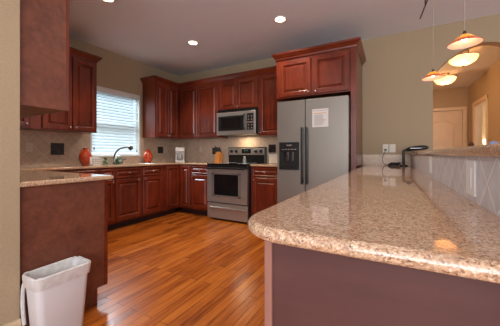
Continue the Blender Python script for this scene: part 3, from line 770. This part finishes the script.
# small green pot
gp = thing('small_pot', 'tiny green pot with leaves between the white box and faucet', 'plant pot', (-3.86, 2.40, Z0))
obj('pot', lathe(bmesh.new(), [(.028, Z0), (.042, Z0 + .03), (.036, Z0 + .055), (.030, Z0 + .055)], 18, -3.86, 2.41), 'greenwhite', gp, True)
b = bmesh.new()
for i in range(12):
    a = i * 2.4; h = .05 + .035 * random.random(); L = .035
    p = Vector((-3.86, 2.41, Z0 + .052)); q = p + Vector((math.cos(a) * L, math.sin(a) * L, h * .7)); s_ = Vector((-math.sin(a), math.cos(a), 0)) * .010
    m1 = (p + q) / 2
    vs = [b.verts.new(v) for v in (p, m1 + s_, q, m1 - s_, )]; vs2 = [b.verts.new(v + Vector((0, 0, .002))) for v in (p, m1 + s_, q, m1 - s_)]
    b.faces.new(vs); b.faces.new(vs2[::-1])
    for j in range(4): b.faces.new((vs[j], vs[(j + 1) % 4], vs2[(j + 1) % 4], vs2[j]))
m_leaf = mottled('leaf_green', (.06, .13, .03), (.12, .22, .06), 30, .5)
obj('leaves', b, m_leaf, gp)
# white lattice box
nb = thing('napkin_holder', 'small white patterned box beside the large red vase', 'box', (-3.66, 2.16, Z0))
b = bmesh.new(); bx(b, -3.685, -3.675, 2.075, 2.195, Z0, Z0 + .115, .002); bx(b, -3.63, -3.62, 2.075, 2.195, Z0, Z0 + .10, .002); bx(b, -3.675, -3.63, 2.08, 2.19, Z0, Z0 + .008)
obj('holder_body', b, 'white', nb)
b = bmesh.new()
for i in range(4):
    for j in range(3): lathe(b, [(.011, 0), (.011, .002), (.005, .002)], 10, xf=Matrix.Translation((-3.62, 2.090 + i * .030, Z0 + .022 + j * .028)) @ Matrix.Rotation(PI / 2, 4, 'Y'))
obj('dot_relief', b, 'ink', nb)
# coffee maker
cm = thing('coffee_maker', 'small white coffee maker in the room corner', 'coffee maker', (-3.70, 3.86, Z0))
cx_, cy_ = -3.66, 3.80
def rot45(bm_):
    bmesh.ops.rotate(bm_, verts=bm_.verts[:], cent=(cx_, cy_, 0), matrix=Matrix.Rotation(math.radians(45), 3, 'Z')); return bm_
b = bmesh.new(); bx(b, cx_ - .085, cx_ + .085, cy_ - .11, cy_ + .11, Z0, Z0 + .03, .006); bx(b, cx_ - .085, cx_ + .085, cy_ + .03, cy_ + .11, Z0 + .03, Z0 + .25, .006); bx(b, cx_ - .085, cx_ + .085, cy_ - .10, cy_ + .11, Z0 + .20, Z0 + .285, .010)
obj('housing', rot45(b), 'white', cm)
b = bmesh.new(); lathe(b, [(.045, Z0 + .032), (.058, Z0 + .06), (.058, Z0 + .11), (.042, Z0 + .15), (.045, Z0 + .16)], 20, cx_, cy_ - .035)
cf = obj('carafe', rot45(b), 'glass', cm, True)
b = bmesh.new(); tube(b, smoothpath([(cx_, cy_ - .078, Z0 + .15), (cx_, cy_ - .125, Z0 + .14), (cx_, cy_ - .12, Z0 + .08), (cx_, cy_ - .094, Z0 + .07)], 4), .007, 8)
obj('carafe_handle', rot45(b), 'white', cf, True)
# knife block
kb = thing('knife_block', 'orange wooden knife block with black handled knives beside the range', 'knife block', (-2.80, 3.86, Z0))
b = bmesh.new()
kx0, kx1 = -2.86, -2.755
pl = [(3.85, 0), (3.945, 0), (3.985, .15), (3.90, .20)]
a = [b.verts.new((kx0, y, Z0 + z)) for y, z in pl]; c_ = [b.verts.new((kx1, y, Z0 + z)) for y, z in pl]
b.faces.new(a); b.faces.new(c_[::-1])
for i in range(4): b.faces.new((a[i], a[(i + 1) % 4], c_[(i + 1) % 4], c_[i]))
blk = obj('block', b, 'knifewood', kb)
k = 0
for i in range(3):
    for j in range(2):
        base = Vector((kx0 + .022 + i * .035, 3.918 + j * .038, Z0 + .190 - j * .020)); dr = Vector((-.22, -.28, .93)).normalized()
        b = bmesh.new(); L = .125 - .014 * ((i + j) % 3)
        tube(b, [base - dr * .01, base + dr * L * .5, base + dr * L], .009, 8, radii=[.010, .013, .011])
        kn = obj('knife', b, 'black', kb, True)
# salt shaker by the range guard
sh = thing('shaker', 'small clear glass shaker standing on the back of the cooktop', 'shaker', (-2.27, 3.93, .9195))
obj('glass_body', lathe(bmesh.new(), [(.032, .9195), (.034, .93), (.026, .99), (.022, 1.0)], 16, -2.24, 3.90), 'glass', sh, True)
obj('cap', lathe(bmesh.new(), [(.024, 1.0005), (.024, 1.02), (.012, 1.03)], 16, -2.24, 3.90), 'steel2', sh, True)
# white box right of range
wb = thing('bread_box', 'white box on the counter between range and refrigerator', 'canister', (-1.63, 3.86, Z0))
obj('box_body', box(-1.73, -1.50, 3.80, 3.97, Z0, Z0 + .125, bev=.01), 'almond', wb)
obj('lid', box(-1.735, -1.495, 3.795, 3.975, Z0 + .1255, Z0 + .145, bev=.006), 'white', wb)

# desk lamp and its cord at the far end of the peninsula
lx, ly = .150, 3.93
dk = thing('desk_lamp', 'black object with upright stem and long rounded head at the far end of peninsula', 'desk lamp', (lx, ly, Z0))
obj('base', lathe(bmesh.new(), [(.05, Z0), (.05, Z0 + .012), (.02, Z0 + .018)], 20, lx, ly), 'black', dk, True)
b = bmesh.new(); tube(b, smoothpath([(lx, ly, Z0 + .01), (lx, ly, Z0 + .17), (lx + .008, ly, Z0 + .20), (lx + .04, ly - .004, Z0 + .212)]), .015, 10)
obj('stem', b, 'black', dk, True)
b = bmesh.new(); rings = []
for i in range(13):
    t = i / 12; wv = .034 * math.sqrt(max(.06, 1 - (2 * t - 1) ** 4)); hh = .030 * math.sqrt(max(.06, 1 - (2 * t - 1) ** 4))
    c0 = Vector((lx + .02 + .25 * t, ly - .03 * t, Z0 + .210 + .06 * t - .03 * t * t))
    rings.append([b.verts.new(c0 + Vector((0, wv * math.cos(2 * PI * k / 12), hh * math.sin(2 * PI * k / 12)))) for k in range(12)])
for ra, rb in zip(rings, rings[1:]):
    for k in range(12): b.faces.new((ra[k], ra[(k + 1) % 12], rb[(k + 1) % 12], rb[k]))
b.faces.new(rings[0]); b.faces.new(rings[-1])
hd = obj('head', b, 'black', dk, True)
obj('highlight_strip', box(lx + .07, lx + .20, ly - .052, ly - .046, Z0 + .226, Z0 + .234), 'greyplate', hd)
cd = thing('power_cord', 'thin dark cord with a bundled tangle running from outlet to lamp', 'cord', (-.02, 4.0, Z0))
b = bmesh.new(); tube(b, smoothpath([(-.063, YW - .032, 1.128), (-.075, YW - .04, 1.09), (-.10, YW - .045, 1.02), (-.085, YW - .06, .94), (-.03, YW - .08, Z0 + .004), (.06, 4.0, Z0 + .004), (.085, 3.975, Z0 + .004)]), .0035, 6)
obj('cable', b, 'black', cd, True)
b = bmesh.new()
for k in range(4):
    pts = []
    for i in range(17):
        a = 2 * PI * i / 16; pts.append((.03 + .06 * math.cos(a) + .01 * k, 3.98 + .03 * math.sin(a + k) - .01, Z0 + .012 + .008 * k + .006 * math.sin(2 * a)))
    tube(b, pts, .004, 6)
bx(b, -.03, .09, 3.965, 3.99, Z0 + .002, Z0 + .028, .008)
obj('cable_bundle', b, 'black', cd, True)
obj('plug', box(-.079, -.047, YW - .035, YW - .009, 1.118, 1.142, bev=.003), 'black', cd)
# small things standing on the bar ledge
ob = thing('small_ornament', 'tiny dark knob-like object on the raised bar, seen against the hall doorway', 'ornament', (.50, 2.35, 1.0965))
obj('figurine_body', lathe(bmesh.new(), [(.022, 1.0965), (.022, 1.115), (.012, 1.125), (.018, 1.14), (.008, 1.155)], 14, .50, 2.35), 'rack', ob, True)
ob = thing('blue_ornament', 'small slate blue object on the raised bar at the right edge of the picture', 'ornament', (.52, 1.90, 1.0965))  # unidentified small blue object, shaped as two discs and a bridge
b = bmesh.new()
for dx in (0, .06): lathe(b, [(.020, 0), (.024, .006), (.020, .012)], 16, xf=Matrix.Translation((.50 + dx, 1.90, 1.1207)) @ Matrix.Rotation(PI / 2, 4, 'X'))
tube(b, smoothpath([(.52, 1.90, 1.125), (.53, 1.895, 1.129), (.54, 1.90, 1.125)], 3), .004, 6)
obj('paired_discs', b, 'blueobj', ob, True)

# ------------------------------------------------------------------ waste bin
wbx = thing('waste_bin', 'slim white plastic waste bin with a clear liner against the near left cabinet', 'bin', (-1.69, .79, 0))
def rr(x0, x1, y0, y1, r_, k=5):
    pts = []
    for cx0, cy0, a0 in ((x1 - r_, y1 - r_, 0), (x0 + r_, y1 - r_, PI / 2), (x0 + r_, y0 + r_, PI), (x1 - r_, y0 + r_, 3 * PI / 2)):
        for i in range(k + 1): a = a0 + PI / 2 * i / k; pts.append((cx0 + r_ * math.cos(a), cy0 + r_ * math.sin(a)))
    return pts
BXC, BYC = -1.722, .79
def binring(hx, hy, z, r_, bm_): return [bm_.verts.new((x, y, z)) for x, y in rr(BXC - hx, BXC + hx, BYC - hy, BYC + hy, r_)]
def rings_mesh(specs, cap0=True, cap1=False, wob=None):
    b = bmesh.new(); rg = []
    for i, (hx, hy, z, r_) in enumerate(specs):
        q = binring(hx, hy, z, r_, b)
        if wob:
            for j, v in enumerate(q): v.co += Vector((wob(j, i, 0), wob(j, i, 1), wob(j, i, 2)))
        rg.append(q)
    m = len(rg[0])
    for ra, rb in zip(rg, rg[1:]):
        for i in range(m): b.faces.new((ra[i], ra[(i + 1) % m], rb[(i + 1) % m], rb[i]))
    if cap0: b.faces.new(rg[0])
    if cap1: b.faces.new(rg[-1])
    return b
obj('bin_body', rings_mesh([(.060, .112, .002, .03), (.064, .116, .008, .032), (.082, .138, .36, .036), (.083, .140, .372, .036), (.089, .148, .375, .038), (.089, .148, .395, .038), (.085, .144, .400, .036), (.078, .136, .392, .034), (.072, .128, .30, .03), (.056, .108, .02, .026)], True, True), 'binwhite', wbx, True)
random.seed(9); wn = [[random.uniform(-1, 1) for _ in range(3)] for _ in range(200)]
def wob(j, i, a): return wn[(j * 3 + i * 7) % 200][a] * (.0012, .0012, .004)[a] * (1 if i not in (2,) else .6)
obj('bin_liner', rings_mesh([(.0865, .1440, .335, .038), (.0905, .1495, .365, .039), (.0920, .1510, .398, .039), (.086, .145, .405, .038), (.077, .134, .400, .034), (.071, .127, .33, .03), (.060, .110, .20, .028)], False, True, wob), 'liner', wbx, True)
b = bmesh.new(); tube(b, smoothpath([(-1.790, .660, .365), (-1.797, .650, .32), (-1.797, .648, .22), (-1.79, .652, .12)], 5), .010, 8, radii=None)
obj('liner_tail', b, 'liner', wbx, True)

# ------------------------------------------------------------------ ceiling lights
def recessed(x, y):
    t = thing('recessed_light', '', 'ceiling light', (x, y, ZC), 'recessed ceiling lights')
    b = bmesh.new(); lathe(b, [(.058, ZC - .0005), (.085, ZC - .0005), (.085, ZC - .006), (.070, ZC - .010), (.058, ZC - .004)], 28, x, y, caps=False)
    obj('trim_ring', b, 'white', t, True)
    obj('lamp_face', lathe(bmesh.new(), [(.057, ZC - .003), (.05, ZC - .007), (.02, ZC - .009)], 24, x, y), 'lamp_glow', t, True)
    return t
r0 = recessed(-1.20, 2.97); r0['label'] = 'recessed ceiling light nearest the refrigerator cabinet'
copy_tree(r0, (-2.60, 2.97, ZC), 'recessed ceiling light in the middle of the ceiling, before the room corner')
copy_tree(r0, (-2.66, 1.68, ZC), 'recessed ceiling light cut by the top edge of the picture at left')
for x, y, e in ((-1.20, 2.97, 42), (-2.60, 2.97, 60), (-2.66, 1.68, 60), (-1.2, 1.6, 30)):
    light('recessed_lamp', 'SPOT', (x, y, ZC - .02), e, (1, .86, .70), spot_size=math.radians(125), spot_blend=.6, shadow_soft_size=.05)
# hall bowl lights
def bowl(x, y, label, r_=.185):
    t = thing('bowl_light', label, 'ceiling light', (x, y, HZ), 'alabaster bowl lights in the hall')
    ZR = HZ - .075
    obj('canopy', lathe(bmesh.new(), [(.07, HZ - .001), (.07, HZ - .02), (.05, HZ - .03), (.02, ZR + .005)], 24, x, y), 'bronze', t, True)
    obj('rim', lathe(bmesh.new(), [(r_, ZR), (r_ + .008, ZR - .004), (r_ + .006, ZR - .014), (r_ - .004, ZR - .012), (r_ - .004, ZR)], 36, x, y, caps=False), 'bronze', t, True)
    pr = [(r_ * math.cos(a) if i < 8 else .01, ZR - .006 - .12 * math.sin(a)) for i, a in enumerate([PI / 2 * k / 8 for k in range(9)])]
    obj('glass_bowl', lathe(bmesh.new(), pr, 36, x, y), 'bowl_glow', t, True)
    obj('finial', lathe(bmesh.new(), [(.014, ZR - .1265), (.018, ZR - .135), (.008, ZR - .152)], 12, x, y), 'bronze', t, True)
    light('bowl_lamp', 'POINT', (x, y, ZR - .02), 10, (1, .58, .26), shadow_soft_size=.03)
    return t
bowl(.915, 4.72, 'lit alabaster bowl ceiling light nearer the camera in the hall', .172)
bowl(.88, 5.87, 'lit alabaster bowl ceiling light farther back, over the hall door', .168)
light('hall_fill_added', 'POINT', (-.1, 5.4, 2.2), 32, (1, .58, .27), shadow_soft_size=.15)  # added unseen fill that brightens the hall walls; no fixture hangs there
light('side_room_lamp', 'POINT', (2.3, 7.0, 1.7), 22, (1, .72, .42), shadow_soft_size=.1)
sc_ = thing('wall_sconce', 'small glowing wall lamp in the room past the hall doorway', 'wall lamp', (1.84, 7.49, 1.30))
obj('sconce_plate', box(1.82, 1.86, 7.485, 7.50, 1.20, 1.30, bev=.003), 'bronze', sc_)
obj('sconce_shade', lathe(bmesh.new(), [(.03, 1.28), (.05, 1.38), (.046, 1.38)], 16, 1.84, 7.44), 'bulb', sc_, True)

# pendants on a slim rail
RZ = 2.56
rl = thing('pendant_rail', 'slim brown ceiling rail carrying the two pendant lamps', 'light rail', (.33, 2.7, ZC))
b = bmesh.new(); tube(b, [(.425, 1.55, RZ), (.284, 3.38, RZ)], .007, 8)
obj('rail', b, 'rack', rl, True)
for t_ in (.28, .85):
    x = .425 + (.284 - .425) * t_; y = 1.55 + (3.38 - 1.55) * t_
    b = bmesh.new(); tube(b, [(x, y, RZ), (x, y, ZC - .02)], .006, 8); lathe(b, [(.022, ZC - .02), (.022, ZC - .0005)], 14, x, y)
    obj('standoff', b, 'rack', rl, True)
def pendant(x, y, label, zr=1.752, R=.085):
    t = thing('pendant_lamp', label, 'pendant lamp', (x, y, RZ - .008), 'amber glass pendants')
    b = bmesh.new(); tube(b, [(x, y, RZ - .008), (x, y, zr + .075)], .0022, 6)
    obj('cord', b, 'cord', t, True)
    obj('socket_cap', lathe(bmesh.new(), [(.005, zr + .075), (.009, zr + .070), (.011, zr + .054)], 16, x, y), 'bronze', t, True)
    dome = [(.012, .064), (.024, .062), (.046, .050), (.064, .034), (.074, .025)]; brim = [(.074, .025), (.094, .012), (.112, -.002), (.113, -.006)]
    sd = obj('glass_shade', lathe(bmesh.new(), [(a * R / .112, zr + z * .85) for a, z in dome], 36, x, y, caps=False), 'shade_out', t, True)
    obj('shade_brim', lathe(bmesh.new(), [(a * R / .112, zr + z * .85) for a, z in brim], 36, x, y, caps=False), 'shade_brim', sd, True, label='darker red brim of the shade')
    pi = [(.112, -.0065), (.093, .007), (.068, .021), (.044, .043), (.022, .056), (.012, .057)]
    obj('shade_lining', lathe(bmesh.new(), [(a * R / .112, zr + z * .85) for a, z in pi], 36, x, y, caps=False), 'shade_in', sd, True)
    obj('bulb', lathe(bmesh.new(), [(.004, zr + .046), (.012, zr + .040), (.016, zr + .026), (.011, zr + .012), (.003, zr + .008)], 16, x, y), 'bulb', t, True)
    light('pendant_bulb_light', 'POINT', (x, y, zr - .012), .3, (1, .62, .32), shadow_soft_size=.02)
    return t
pendant(.399, 2.02, 'amber glass pendant lamp nearer the camera, hanging at upper right')
pendant(.333, 2.80, 'amber glass pendant lamp farther back, lower in the picture beside the arch')
